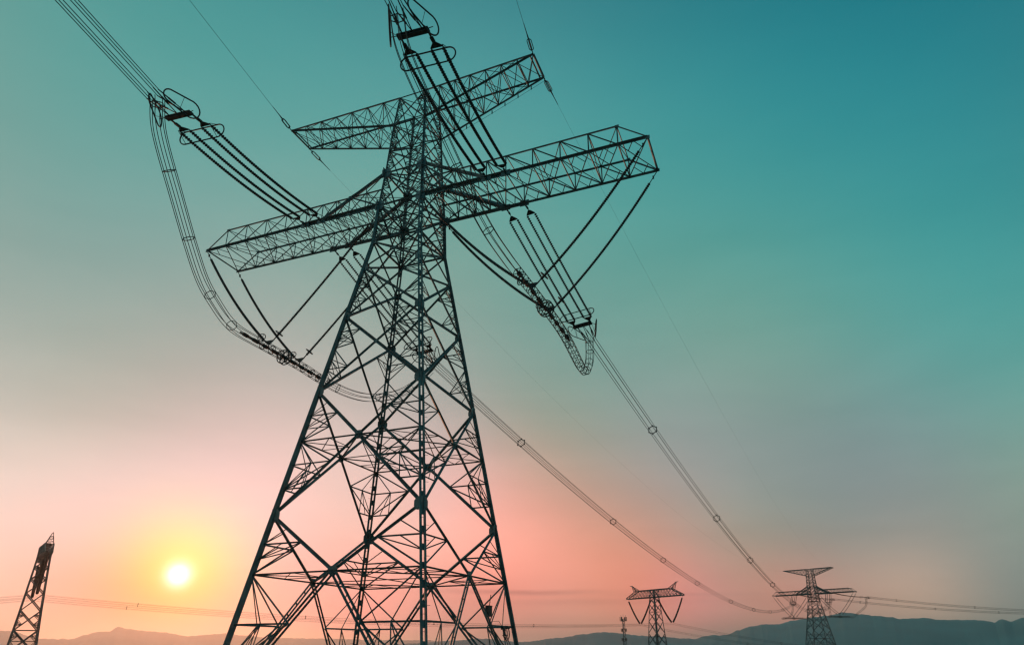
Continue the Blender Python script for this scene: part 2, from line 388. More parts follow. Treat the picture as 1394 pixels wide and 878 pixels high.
def build_tower(label, loc, rz):
    T = thing('transmission_tower', label, 'transmission tower', loc, rz, 'lattice power line towers')
    # legs
    lev = [(WL[i], ZL[i]) for i in range(6)] + [(WA, ZA), (WH, ZH), (WUB, ZUB), (WUT, ZUT)]
    for c in CN:
        b = MB(); rd = V((c[0], c[1], 0)).normalized(); tg = V((-rd.y, rd.x, 0)); bt = MB()
        for i in range(len(lev) - 1):
            p, q = cor(c, *lev[i]), cor(c, *lev[i + 1])
            if i < 6:
                wd = 0.178 - 0.007 * i
                for s in (-1, 1):
                    o = tg * s * (0.045 + 0.01)
                    # two angles standing back to back across a gap
                    b.bar(p + o + tg * s * wd * 0.4, q + o + tg * s * wd * 0.4, wd * 0.9, rd, 0.03, 'B') if False else None
                    b.box((p + q) / 2 + o + tg * s * wd * 0.42, tg * wd * 0.42, (rd - (q - p).normalized() * rd.dot((q - p).normalized())).normalized() * 0.016, (q - p) / 2)
                    b.box((p + q) / 2 + o + rd * s * (wd * 0.5 + 0.016), tg * 0.016, rd * wd * 0.5, (q - p) / 2)
                n = int((q - p).length / 1.05)
                for k in range(n):
                    cc = p.lerp(q, (k + 0.5) / n); b.box(cc, tg * 0.1, rd * 0.03, (q - p).normalized() * 0.2)
            else:
                b.bar(p, q, 0.28 if i < 7 else 0.22, rd)
        # shoe
        f = cor(c, WL[0], ZL[0]);         s = MB(); s.box(f + V((0, 0, 0.02)), (0.38, 0, 0), (0, 0.38, 0), (0, 0, 0.03)); 
        k = MB(); w0, w1 = 0.95, 0.65
        k.add([V((f.x + a * w, f.y + e * w, z)) for w, z in ((w0, -0.9), (w1, ZL[0] - 0.02)) for a, e in CN],
              [(3, 2, 1, 0), (4, 5, 6, 7)] + [(i, (i + 1) % 4, 4 + (i + 1) % 4, 4 + i) for i in range(4)])
        k.build('footing', CONCRETE, T)
        if c[0] * c[1] < 0:
            for i in range(6):
                p, q = cor(c, *lev[i]), cor(c, *lev[i + 1]); n = int((q - p).length / 0.45)
                for k2 in range(n):
                    cc = p.lerp(q, k2 / n) + tg * 0.1; s_ = 1 if k2 % 2 else -1
                    b.tube([cc + rd * 0.08, cc + rd * 0.08 + tg * s_ * 0.26], 0.012, 4)
        leg = b.build('leg', STEEL, T); s.build('base_plate', STEEL, leg)
    # faces
    ZC45, ZC34 = Z(4.35), Z(13.15)
    centres = {}
    gus = []
    for fi in range(4):
        c0, c1 = CN[fi], CN[(fi + 1) % 4]; out = V(((c0[0] + c1[0]) / 2, (c0[1] + c1[1]) / 2, 0.12))
        b = MB(); spec = [(0.23, 0.11, 1, 2, ZC45, True, True), (0.235, 0.105, 1, 2, ZC34, True, False), (0.23, 0.095, 1, 1, None, False, False),
                          (0.21, 0.09, 1, 1, None, False, False), (0.17, 0.07, 0, 0, None, False, False)]
        for i in range(5):
            a0, b0, a1, b1 = cor(c0, WL[i], ZL[i]), cor(c1, WL[i], ZL[i]), cor(c0, WL[i + 1], ZL[i + 1]), cor(c1, WL[i + 1], ZL[i + 1])
            wd, wr, nu, nl, zc, hz, db = spec[i]
            C = face_panel(b, a0, b0, a1, b1, wd, wr, nu, nl, zc, hz, db, out)
            centres[fi, i] = C
            gus.append((C + out * 0.02, out, 0.29 if i < 2 else 0.16))
        # waist panels
        ch = [(WL[5], ZL[5]), (WA, ZA), (WH, ZH)]
        for i in range(2):
            a0, b0, a1, b1 = cor(c0, *ch[i]), cor(c1, *ch[i]), cor(c0, *ch[i + 1]), cor(c1, *ch[i + 1])
            face_panel(b, a0, b0, a1, b1, 0.17, 0.08, 1, 1, None, i == 0, False, out)
            b.bar(a0, b0, 0.2 if i else 0.24, (0, 0, 1))
        b.bar(a1, b1, 0.2, (0, 0, 1))
        b.build('face_bracing', STEEL, T)
    # plan bracing
    for z, key in ((ZC45, 0), (ZC34, 1)):
        b = MB(); w = WL[0] + (WL[1] - WL[0]) * (z - ZL[0]) / (ZL[1] - ZL[0]) if key == 0 else WL[1] + (WL[2] - WL[1]) * (z - ZL[1]) / (ZL[2] - ZL[1])
        cs = [centres[f, key] for f in range(4)]; rings(b, cs, 0.13)
        b.bar(cs[0], cs[2], 0.1, (0, 0, 1)); b.bar(cs[1], cs[3], 0.1, (0, 0, 1))
        for f in range(4):
            mid = (cs[f] + cs[(f + 1) % 4]) / 2; cn = cor(CN[(f + 1) % 4], w, z)
            b.bar(cn, mid, 0.09, (0, 0, 1))
            for e in (cs[f], cs[(f + 1) % 4]):
                b.bar(cn.lerp(e, 0.5), mid, 0.07, (0, 0, 1)); b.bar(cn.lerp(e, 0.5), cn.lerp(mid, 0.5), 0.06, (0, 0, 1))
        b.build('plan_bracing', STEEL, T)
    for w, z in ((WL[5], ZL[5]), (WA, ZA), (WH, ZH)):
        b = MB(); q = [cor(c, w, z) for c in CN]
        b.bar(q[0], q[2], 0.14, (0, 0, 1)); b.bar(q[1], q[3], 0.14, (0, 0, 1))
        ms = [(q[i] + q[(i + 1) % 4]) / 2 for i in range(4)]; rings(b, ms, 0.11)
        b.build('plan_bracing', STEEL, T)
    # the neck up to the earthwire arm
    b = MB(); nl = [(WH, ZH), ((WH * .55 + WUB * .45), ZH + (ZUB - ZH) * 0.45), (WUB, ZUB), (WUT, ZUT)]
    for i in range(3):
        for fi in range(4):
            c0, c1 = CN[fi], CN[(fi + 1) % 4]; out = V(((c0[0] + c1[0]) / 2, (c0[1] + c1[1]) / 2, 0.1))
            a0, b0, a1, b1 = cor(c0, *nl[i]), cor(c1, *nl[i]), cor(c0, *nl[i + 1]), cor(c1, *nl[i + 1])
            face_panel(b, a0, b0, a1, b1, 0.13, 0.065, 1, 1, None, False, False, out); b.bar(a1, b1, 0.12, (0, 0, 1))
        q = [cor(c, *nl[i + 1]) for c in CN]; b.bar(q[0], q[2], 0.09, (0, 0, 1)); b.bar(q[1], q[3], 0.09, (0, 0, 1))
    b.build('neck_bracing', STEEL, T)
    # conductor arms
    def dd(x): return WA + (DE - WA) * (abs(x) - WA) / (20 - WA)
    XS = [WA, 3.3, 4.9, 6.2, 7.58, 9.2, 11.37, 13.54, 15.7, 17.87]
    for s in (-1, 1):
        b = MB(); P = lambda x, y, z: V((s * x, y * dd(x), z))
        arm = None
        for y in (-1, 1):
            b.bar(P(WA, y, ZA), P(9.2, y, ZA), 0.42, (0, y, -.3)); b.bar(P(9.2, y, ZA), P(20, y, ZA), 0.27, (0, y, -.3))
            b.bar(V((s * (WH + .05), y * 1.85, ZT)), P(17.87, y, ZT), 0.18, (0, y, .3))
            b.bar(P(17.87, y, ZT), P(20, y, ZA), 0.13, (0, y, .3))
            b.bar(V((s * WH, y * WH, ZH)), P(7.58, y, ZA), 0.4, (0, y, .3))
        b.bar(P(20, -1, ZA), P(20, 1, ZA), 0.16, (0, 0, 1))
        for y in (-1, 1):
            for x in (7.58, 9.2):
                p = P(x, y, ZA); b.box(p + V((0, y * 0.05, -0.02)), (0.38, 0, 0), (0, 0.025, 0), (0, 0, 0.26))
                b.box(p + V((0, y * 0.26, -0.02)), (0.03, 0, 0), (0, 0.18, 0), (0, 0, 0.14))
            for x, z in ((4.9, ZT), (17.87, ZT), (20, ZA), (4.9, ZA)):
                b.box(P(x, y, z), (0.15, 0, 0), (0, 0.02, 0), (0, 0, 0.13))
        arm = b.build('conductor_crossarm', STEEL, T)
        b = MB()
        hz = lambda x: ZH + (ZA - ZH) * (x - WH) / (7.58 - WH)
        for y in (-1, 1):
            for i, x in enumerate(XS):
                if i: b.bar(P(x, y, ZA), P(x, y, ZT), 0.10, (0, y, 0))
                if i in (1, 2): b.bar(P(x, y, ZT), P(x, y, hz(x)), 0.09, (0, y, 0))
                if i < len(XS) - 1:
                    x2 = XS[i + 1]
                    b.bar(P(x, y, ZT), P(x2, y, ZA), 0.11, (0, y, 0))
                    xm = (x + x2) / 2
            b.bar(V((s * WH, y * WH, ZH)), P(4.9, y, ZT), 0.14, (0, y, 0)); b.bar(P(WA, y, ZA), P(4.9, y, ZT), 0.15, (0, y, 0))
            b.bar(P(3.3, y, ZT), V((s * WH, y * WH, ZH)), 0.1, (0, y, 0))
            b.bar(P(17.87, y, ZA), P(20, y, ZA), 0.08, (0, y, 0))
        for i, x in enumerate(XS):
            b.bar(P(x, -1, ZA), P(x, 1, ZA), 0.10, (0, 0, 1)); b.bar(P(x, -1, ZT), P(x, 1, ZT), 0.08, (0, 0, 1))
            if i % 2: b.bar(P(x, -1, ZA), P(x, 1, ZT), 0.07, (0, 0, 1))
            else: b.bar(P(x, 1, ZA), P(x, -1, ZT), 0.07, (0, 0, 1))
            x2 = XS[i + 1] if i < len(XS) - 1 else 20
            b.bar(P(x, -1, ZA), P(x2, 1, ZA), 0.085, (0, 0, 1)); b.bar(P(x, 1, ZA), P(x2, -1, ZA), 0.085, (0, 0, 1))
            xm = (x + x2) / 2
            for y in (-1, 1): b.bar(P(xm, y, ZA), V((s * lerp(x, x2, 0.25), y * dd(x) * 0.5, ZA)), 0.055, (0, 0, 1)); b.bar(P(xm, y, ZA), V((s * lerp(x, x2, 0.75), y * dd(x) * 0.5, ZA)), 0.055, (0, 0, 1))
            if i < len(XS) - 1:
                if i % 2: b.bar(P(x, -1, ZT), P(x2, 1, ZT), 0.07, (0, 0, 1))
                else: b.bar(P(x, 1, ZT), P(x2, -1, ZT), 0.07, (0, 0, 1))
        b.bar(V((s * WH, -WH, ZH)), P(4.9, 1, ZT), 0.08, (0, 0, 1)); b.bar(V((s * WH, WH, ZH)), P(4.9, -1, ZT), 0.08, (0, 0, 1))
        b.build('lattice_bracing', STEEL, arm)
    # earthwire arm
    for s, xt in ((-1, 12.78), (1, 11.34)):
        b = MB(); tip = {-1: V((s * xt, -1.445, ZUT)), 1: V((s * xt, 1.125, ZUT))}
        top = {y: V((s * WUT, y * WUT, ZUT)) for y in (-1, 1)}; bot = {y: V((s * WUB, y * WUB, ZUB)) for y in (-1, 1)}
        for y in (-1, 1):
            b.bar(top[y], tip[y], 0.2, (0, y, .3)); b.bar(bot[y], tip[y], 0.22, (0, y, -.3))
        b.bar(tip[-1], tip[1], 0.2, (0, 0, 1)); b.bar(tip[-1] + V((-s * .3, 0, -.03)), tip[1] + V((-s * .3, 0, -.03)), 0.14, (0, 0, 1))
        arm = b.build('earthwire_crossarm', STEEL, T)
        b = MB(); n = 7
        for i in range(n):
            t, t2 = i / n, (i + 1) / n
            for y in (-1, 1):
                p, q, p2, q2 = top[y].lerp(tip[y], t), bot[y].lerp(tip[y], t), top[y].lerp(tip[y], t2), bot[y].lerp(tip[y], t2)
                if i: b.bar(p, q, 0.075, (0, y, 0))
                if i < n - 1: b.bar(p, q2, 0.075, (0, y, 0)); b.bar(q, p2, 0.065, (0, y, 0))
            a, a2 = top[-1].lerp(tip[-1], t), top[1].lerp(tip[1], t); c, c2 = top[-1].lerp(tip[-1], t2), top[1].lerp(tip[1], t2)
            d, d2 = bot[-1].lerp(tip[-1], t), bot[1].lerp(tip[1], t); e, e2 = bot[-1].lerp(tip[-1], t2), bot[1].lerp(tip[1], t2)
            if i: b.bar(a, a2, 0.07, (0, 0, 1)); b.bar(d, d2, 0.08, (0, 0, 1)); b.bar(a, d2, 0.055, (0, 0, 1))
            if i % 2: b.bar(a, c2, 0.06, (0, 0, 1))
            else: b.bar(a2, c, 0.06, (0, 0, 1))
            b.bar(d, e2, 0.07, (0, 0, 1)); b.bar(d2, e, 0.07, (0, 0, 1))
        b.build('lattice_bracing', STEEL, arm)
        if s == 1:
            w = MB(); cl = w; pts = []
            for i in range(9):
                t = i / 8; p = tip[1].lerp(bot[1], t) + V((0.05, 0.12, -0.28 - 0.1 * math.sin(t * 3.1)))
                pts.append(p)
                if i < 8: cl.box(p + V((0, -0.03, 0.1)), (0.035, 0, 0), (0, 0.035, 0), (0, 0, 0.17))
            w.tube(pts, 0.014, 5); w.build('down_lead', ALU, T)
    # gusset plates where the diagonals cross and meet the legs
    for p, o, sz in gus:
        g = MB(); o = V((o.x, o.y, 0)).normalized(); t = V((-o.y, o.x, 0)); k = sz
        g.prism([p + t * k * a + V((0, 0, k * e)) for a, e in ((-1, -.5), (-.5, -1), (.5, -1), (1, -.5), (1, .5), (.5, 1), (-.5, 1), (-1, .5))], o, 0.03)
        g.build('gusset_plate', STEEL, T)
    for i in range(1, 6):
        for c in CN:
            g = MB(); p = cor(c, WL[i], ZL[i]); k = 0.36 - 0.03 * i
            for o, t in ((V((c[0], 0, 0)), V((0, -c[1], 0))), (V((0, c[1], 0)), V((-c[0], 0, 0)))):
                q = p + o * 0.06 + t * k * 0.6
                g.prism([q + t * k * a + V((0, 0, k * e)) for a, e in ((-.9, -1.2), (.4, -1.2), (1, -.5), (1, .5), (.4, 1.2), (-.9, 1.2))], o, 0.03)
            g.build('gusset_plate', STEEL, T)
    for c in CN:
        for w, z in ((WA, ZA), (WH, ZH)):
            g = MB(); p = cor(c, w, z)
            for o, t in ((V((c[0], 0, 0)), V((0, -c[1], 0))), (V((0, c[1], 0)), V((-c[0], 0, 0)))):
                q = p + o * 0.05 + t * 0.1; g.prism([q + t * 0.42 * a + V((0, 0, 0.42 * e)) for a, e in ((-1, -1), (.5, -1), (1, -.4), (1, .4), (.5, 1), (-1, 1))], o, 0.03)
            g.build('gusset_plate', STEEL, T)
    return T
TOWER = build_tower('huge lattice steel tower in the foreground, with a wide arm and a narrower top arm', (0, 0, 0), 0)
# box and cable coil on the right rear leg panel of the main tower
def tower_fittings():
    b = MB(); b.box((6.05, 3.1, Z(2.34)), (0.12, 0, 0), (0, 0.3, 0), (0, 0, 0.33)); b.box((6.05, 3.1, Z(2.69)), (0.15, 0, 0), (0, 0.33, 0), (0, 0, 0.02))
    b.bar((6.05, 3.1, Z(2.3)), (6.2, 3.1, Z(3.4)), 0.06)
    b.build('splice_box', STEEL_DARK, TOWER)
    b = MB(); c = V((6.55, 4.8, Z(0.95)))
    for k in range(4):
        r = 0.33 + 0.05 * k; ox = random.uniform(-.06, .06)
        b.tube([c + V((0.05 * k, ox + r * math.cos(a), r * 0.9 * math.sin(a))) for a in [2 * math.pi * i / 24 for i in range(24)]], 0.02, 5, closed=True)
    b.bar(c + V((0, -.45, -.1)), c + V((0, .45, -.1)), 0.07); b.bar(c + V((0, 0, -.5)), c + V((0, 0, .45)), 0.07)
    for y, z in ((-.42, .35), (.5, .42)): b.box(c + V((0, y, z)), (.08, 0, 0), (0, .16, 0), (0, 0, .09))
    b.tube([c + V((0, -.3, .3)), c + V((-.1, -.9, .8)), V((6.05, 3.4, Z(1.7))), V((6.05, 3.15, Z(2.05)))], 0.016, 5)
    b.build('cable_coil', STEEL_DARK, TOWER)
tower_fittings()
BARK = 1.0                                   # the distant towers are of a heavier build
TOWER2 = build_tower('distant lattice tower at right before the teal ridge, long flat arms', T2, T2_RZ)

# ------------------------------------------------------------------ insulators
def ribbed(path_fn, length, pitch, r_core, r_shed, n=9):
    """one string of sheds along a curved path, path_fn(t) for t in 0..1"""
    k = max(4, int(length / pitch)); pts = []; rr = []
    for i in range(k):
        for u, r in ((0.0, r_core), (0.28, r_core), (0.34, r_shed), (0.62, r_shed * 0.86), (0.7, r_core)):
            pts.append(path_fn((i + u) / k)); rr.append(r)
    pts.append(path_fn(1)); rr.append(r_core)
    b = MB(); b.tube(pts, rr, n); return b
def racetrack(c, ax, ay, lx, ly, n=10, egg=0.0):
    """closed loop, half length lx along ax, half width ly along ay; egg narrows the +ax end"""
    pts = []
    for s in (1, -1):
        r = ly * (1 - egg if s > 0 else 1.0)
        for i in range(n + 1):
            a = -math.pi / 2 + math.pi * i / n
            pts.append(c + ax * s * ((lx - r) + r * math.cos(a)) + ay * (r * math.sin(a) * s))
    return pts
def hex_off(e1, r, i):
    side = e1.cross(V((0, 0, 1))).normalized(); up = side.cross(e1).normalized(); a = math.pi / 6 + i * math.pi / 3
    return side * math.cos(a) * r + up * math.sin(a) * r
BR = 0.45
def tension_insulator(label, att, d, name='tension_insulator', group='strain insulator sets at the tower arms', r_shed=0.122, sg=0.34, tail=1.55):
    """att: middle of the two arm plates; d: vector from there to the big yoke plate"""
    T = thing(name, label, 'insulator', att, 0, group)
    d = V(d); e1 = d.normalized(); side = V((1, 0, 0)); side = (side - e1 * side.dot(e1)).normalized(); up = side.cross(e1).normalized()
    if up.z < 0: up = -up
    Lg = d.length
    hard = MB()
    yk0, yk1 = 1.15, Lg - tail
    at = lambda s, t: V((0, 0, 0)) + e1 * s + side * t
    def sag(s): t = (s - yk0) / (yk1 - yk0); return -up * 0.0 + V((0, 0, -sg * 4 * t * (1 - t)))
    for g in (-1, 1):
        x = g * 0.81
        a0 = V((x, 0, 0)); a1 = at(yk0, g * 0.81)
        l = MB(); l.tube([a0, a0.lerp(a1, 0.5)], 0.05, 6); l.tube([a0.lerp(a1, .45), a1], 0.035, 6)
        l.box(a0.lerp(a1, 0.5), side * 0.07, up * 0.03, e1 * 0.12)
        l.build('shackle', STEEL_DARK, T)
        for ss, nm in ((yk0, 0), (yk1, 1)):
            y = MB(); dirn = 1 if nm == 0 else -1; c = at(ss, g * 0.81)
            y.prism([c - e1 * 0.28 * dirn - side * 0.1, c - e1 * 0.28 * dirn + side * 0.1, c + side * 0.38 + e1 * 0.08 * dirn, c + side * 0.38 + e1 * 0.15 * dirn, c - side * 0.38 + e1 * 0.15 * dirn, c - side * 0.38 + e1 * 0.08 * dirn], up, 0.03)
            y.build('yoke_plate', STEEL_DARK, T)
        for h in (-1, 1):
            off = g * 0.81 + h * 0.35
            s0, s1 = yk0 + 0.18, yk1 - 0.18
            fn = lambda t, off=off: at(lerp(s0, s1, t), off) + sag(lerp(s0, s1, t))
            b = ribbed(fn, s1 - s0, 0.205, r_shed * 0.36, r_shed)
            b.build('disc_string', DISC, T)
    # big yoke and links to it
    c = at(Lg - 0.25, 0)
    y = MB(); y.box(c, side * 0.92, up * 0.035, e1 * 0.2)
    y.box(c - up * .11, side * 0.92, up * 0.02, e1 * 0.16)
    for g in (-1, 1): y.tube([at(yk1 + 0.2, g * 0.81), at(Lg - 0.3, g * 0.81)], 0.06, 6); y.box(at(yk1 + .5, g * .81), side * .1, up * .04, e1 * .2)
    y.build('main_yoke', STEEL_DARK, T)
    # grading ring round the live ends of the strings
    r = MB(); cc = at(yk1 - 0.75, 0) + sag(yk1 - .75)
    r.tube(racetrack(cc, side, up, 1.7, 0.46), 0.045, 6, closed=True)
    for g in (-1, 1): r.tube([at(yk1, g * 1.2), cc + side * g * 1.2 - up * 0.46], 0.02, 5); r.tube([at(yk1, g * 1.2), cc + side * g * 1.2 + up * 0.46], 0.02, 5)
    r.build('grading_ring', STEEL_DARK, T)
    # two egg-shaped shield rings beside the clamps
    for g in (-1, 1):
        r = MB(); axv = e1 * 0.798 - side * g * 0.347 + up * 0.193; ayv = e1 * 0.121 - side * g * 0.10 - up * 0.677
        ax, ay = axv.normalized(), ayv.normalized(); cc = at(Lg + 0.62, g * 0.984)
        r.tube(racetrack(cc, ax, ay, 1.12, 0.58, egg=0.3), 0.045, 6, closed=True)
        r.tube([at(Lg - .2, g * .9), cc - ax * .7], 0.025, 5); r.tube([cc - ay * .55, cc + ay * .55], 0.015, 5); r.tube([at(Lg - .2, g * .9), cc + ay * .5], 0.016, 5)
        r.build('shield_ring', STEEL_DARK, T)
    # six dead-end clamps
    for i in range(6):
        k = MB(); o = hex_off(e1, BR, i); p0 = at(Lg - 0.05, 0) + side * o.dot(side) * 1.5; p1 = at(Lg + 1.9, 0) + o
        k.tube([p0, p0.lerp(p1, 0.35), p0.lerp(p1, .36), p0.lerp(p1, .62), p0.lerp(p1, .63), p1], [0.03, 0.03, 0.055, 0.055, 0.04, 0.035], 6)
        k.build('dead_end_clamp', STEEL_DARK, T)
    return T
D_NEAR = V((1.61, -15.36, -2.21)); D_FAR = V((1.72, 13.17, -5.25))
NI, FI, NY, FY = {}, {}, {}, {}
SIDE_NAME = {-1: 'left', 1: 'right'}
for s in (-1, 1):
    NI[s] = tension_insulator({-1: 'four brown disc strings stretched from the left arm up towards the top left corner',
                               1: 'four brown disc strings crossing the top arm, with ring and yoke at the top edge'}[s], V((s * 8.4, -DE - .06, ZA)), D_NEAR, r_shed=0.118, sg=0.34)
    FI[s] = tension_insulator({-1: 'four disc strings behind the tower body, running down from the left arm',
                               1: 'four slim strings running down from the right arm to the loop in open sky'}[s], V((s * 8.4, DE + .06, ZA)), D_FAR, r_shed=0.115, sg=0.12, tail=0.85)
    NY[s] = V((s * 8.4, -DE - .06, ZA)) + D_NEAR; FY[s] = V((s * 8.4, DE + .06, ZA)) + D_FAR
def rot(v, a): return Matrix.Rotation(a, 3, 'Z') @ V(v)
def t2(p): return T2 + rot(p, T2_RZ)
def head(v): return math.atan2(v[0], v[1])
FAR2 = rad(74)
N2, F2, NY2, FY2 = {}, {}, {}, {}
for s in (-1, 1):
    a = t2((s * 8.4, -DE - .35, ZA)); dirn = V((FY[s].x - a.x, FY[s].y - a.y, 0)); dz = head(dirn) - head(D_FAR)
    N2[s] = dup(FI[s], {-1: 'short dark strings dipping under the left arm of the distant right-hand tower', 1: 'short dark strings dipping just right of the body of the distant right-hand tower'}[s], a, -dz)
    NY2[s] = a + rot(D_FAR, -dz)
    a = t2((s * 8.4, DE + .35, ZA)); dz = FAR2 - head(D_NEAR)
    F2[s] = dup(NI[s], {-1: 'disc strings behind the body of the distant right-hand tower', 1: 'long dark strings reaching out right from the distant right-hand tower'}[s], a, -dz)
    NY2_ = a + rot(D_NEAR, -dz); FY2[s] = NY2_

# ------------------------------------------------------------------ conductors
def span(p0, p1, sagm, n=60, start=0, end=0):
    p0, p1 = V(p0), V(p1); L = (V((p1.x, p1.y, 0)) - V((p0.x, p0.y, 0))).length; pts = []
    for i in range(n + 1):
        t = i / n; t = lerp(start / L, 1 - end / L, t)
        # closer steps near the first end
        p = p0.lerp(p1, t); p.z -= 4 * sagm * t * (1 - t); pts.append(p)
    return pts, L
def spacer_mesh(c, e1, r=BR, tr=0.058):
    b = MB(); ps = [c + hex_off(e1, r * 1.15, i) for i in range(6)]
    b.tube(ps, tr, 5, closed=True)
    for i, p in enumerate(ps):
        o = (p - c).normalized(); b.tube([p - o * 0.02, p + o * 0.09], tr * 1.5, 5)
    return b
def bundle(label, pts, spacers_at=(), rw=0.024, r=BR, group='six-wire conductor bundles', detail=True):
    T = thing('conductor_bundle', label, 'power line', pts[0], 0, group); o0 = V(pts[0]); pts = [V(p) - o0 for p in pts]
    n = len(pts); tg = [(pts[min(n - 1, i + 1)] - pts[max(0, i - 1)]).normalized() for i in range(n)]
    for k in range(6):
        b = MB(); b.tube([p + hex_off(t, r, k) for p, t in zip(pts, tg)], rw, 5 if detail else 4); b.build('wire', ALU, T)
    acc = 0; tgt = list(spacers_at)
    for i in range(n - 1):
        seg = (pts[i + 1] - pts[i]).length
        while tgt and acc + seg >= tgt[0]:
            c = pts[i].lerp(pts[i + 1], (tgt[0] - acc) / seg); spacer_mesh(c, tg[i], r).build('spacer', STEEL_DARK, T); tgt.pop(0)
        acc += seg
    return T
E1N, E1F = D_NEAR.normalized(), D_FAR.normalized()
NEAR_LBL = {-1: 'bundle of six wires leaving at the top left corner of the sky', 1: 'six-wire bundle leaving over the top edge above the tower'}
FAR_LBL = {-1: 'six-wire bundle sagging from behind the tower low across the pink sky', 1: 'six-wire bundle running straight down through open sky to the distant tower'}
for s in (-1, 1):
    e = (V((D_NEAR.x, D_NEAR.y, 0))).normalized()
    p0 = NY[s] + E1N * 1.85; p1 = p0 + e * 230; p1.z = p0.z + 4
    pts, L = span(p0, p1, 2.0 if s > 0 else 0.0, 40)
    if s < 0:
        pts = [p0 + e * (230 * i / 40) + V((0, 0, 0.085 * (230 * i / 40) + 0.00008 * (230 * i / 40) ** 2)) for i in range(41)]
    bundle(NEAR_LBL[s], pts, (26, 58, 90, 125))
    p0 = FY[s] + E1F * 1.75; d2 = V((NY2[s].x - FY[s].x, NY2[s].y - FY[s].y, 0)).normalized(); p1 = NY2[s] - d2 * 1.7 + V((0, 0, -0.4))
    pts, L = span(p0, p1, 11.2 if s < 0 else 12.0, 120)
    bundle(FAR_LBL[s], pts, (20, 54, 83, 111, 150, 188, 226, 265), rw=0.026)
    f2 = V((math.sin(FAR2), math.cos(FAR2), 0)); p0 = FY2[s] + f2 * 1.8; p1 = p0 + f2 * 260; p1.z = p0.z + 2
    pts, L = span(p0, p1, 9.0, 60)
    bundle({-1: 'lower faint line leaving the distant right-hand tower for the right edge', 1: 'upper grey line leaving the distant right-hand tower for the right edge'}[s], pts, (12, 47, 76, 104), rw=0.026, detail=False)

# ------------------------------------------------------------------ jumper loops
def smooth_path(ctrl, per=10):
    c = [V(p) for p in ctrl]; c = [c[0] * 2 - c[1]] + c + [c[-1] * 2 - c[-2]]; out = []
    for i in range(1, len(c) - 2):
        p0, p1, p2, p3 = c[i - 1], c[i], c[i + 1], c[i + 2]
        for k in range(per):
            t = k / per
            out.append(0.5 * ((2 * p1) + (-p0 + p2) * t + (2 * p0 - 5 * p1 + 4 * p2 - p3) * t * t + (-p0 + 3 * p1 - 3 * p2 + p3) * t ** 3))
    out.append(c[-2]); return out
def jumper(label, ctrl, rig0, rig1, loc=(0, 0, 0), rz=0, r=0.4, rw=0.024, dense=False):
    T = thing('jumper_loop', label, 'jumper loop', loc, rz, 'jumper loops under the arms')
    pts = smooth_path(ctrl); n = len(pts); tg = []; PH = 0.0
    last = None
    for i in range(n): tg.append((pts[min(n - 1, i + 1)] - pts[max(0, i - 1)]).normalized())
    # frame carried along the path so the six wires do not twist
    side = V((1, 0, 0)); fr = []
    for t in tg:
        side = (side - t * side.dot(t)).normalized(); fr.append((side.copy(), t.cross(side)))
    offs = lambda i, k: fr[i][0] * math.cos(PH + k * math.pi / 3) * r + fr[i][1] * math.sin(PH + k * math.pi / 3) * r
    for k in range(6):
        b = MB(); b.tube([pts[i] + offs(i, k) for i in range(n)], rw, 5); b.build('wire', ALU, T)
    rig0, rig1 = V(rig0), V(rig1); ln = (rig1 - rig0).length; ax = (rig1 - rig0).normalized()
    core = MB(); core.tube([rig0, rig1], 0.07, 8)
    cr_ = core.build('stiffening_tube', STEEL_DARK, T)
    for q in range(9):
        c = rig0.lerp(rig1, (q + 0.5) / 9); wv = MB(); hl = 0.3 if q % 2 else 0.2
        wv.tube([c - ax * hl, c - ax * hl * .9, c + ax * hl * .9, c + ax * hl], [0.1, 0.16, 0.16, 0.1], 8); wv.build('counterweight', STEEL_DARK, cr_)
    for i in range(0, n):
        pass
    # cage frames along the stiff piece and sparse spacers on the loose ends
    acc = 0; nxt = 0.6
    for i in range(n - 1):
        seg = (pts[i + 1] - pts[i]).length; acc += seg
        inside = -0.5 < (pts[i] - rig0).dot(ax) < ln + 0.5
        if acc >= nxt:
            b = MB(); ps = [pts[i] + offs(i, k) for k in range(6)]; b.tube(ps, 0.03, 5, closed=True)
            if inside:
                for k in range(3): b.tube([ps[k], ps[k + 3]], 0.025, 5)
            b.build('spacer', STEEL_DARK, T); nxt = acc + (0.85 if inside else (0.95 if dense and (pts[i] - rig1).dot(ax) > 0 else 4.0))
    w = MB(); c = rig0.lerp(rig1, 0.5); s_ = V((1, 0, 0)); u_ = ax.cross(s_).normalized()
    for dx in (-.18, .18):
        cc = c + ax * dx; w.tube([cc + (s_ * math.cos(a) + u_ * math.sin(a)) * 0.58 for a in [2 * math.pi * i / 20 for i in range(20)]], 0.045, 6, closed=True)
        for k in range(3):
            a = math.pi * k / 3; o = (s_ * math.cos(a) + u_ * math.sin(a)) * 0.58; w.tube([cc - o, cc + o], 0.03, 5)
    w.build('grading_ring', STEEL_DARK, T)
    return T
VZ = {-1: Z(22.45), 1: Z(22.95)}; VX = {-1: -11.3, 1: 11.25}
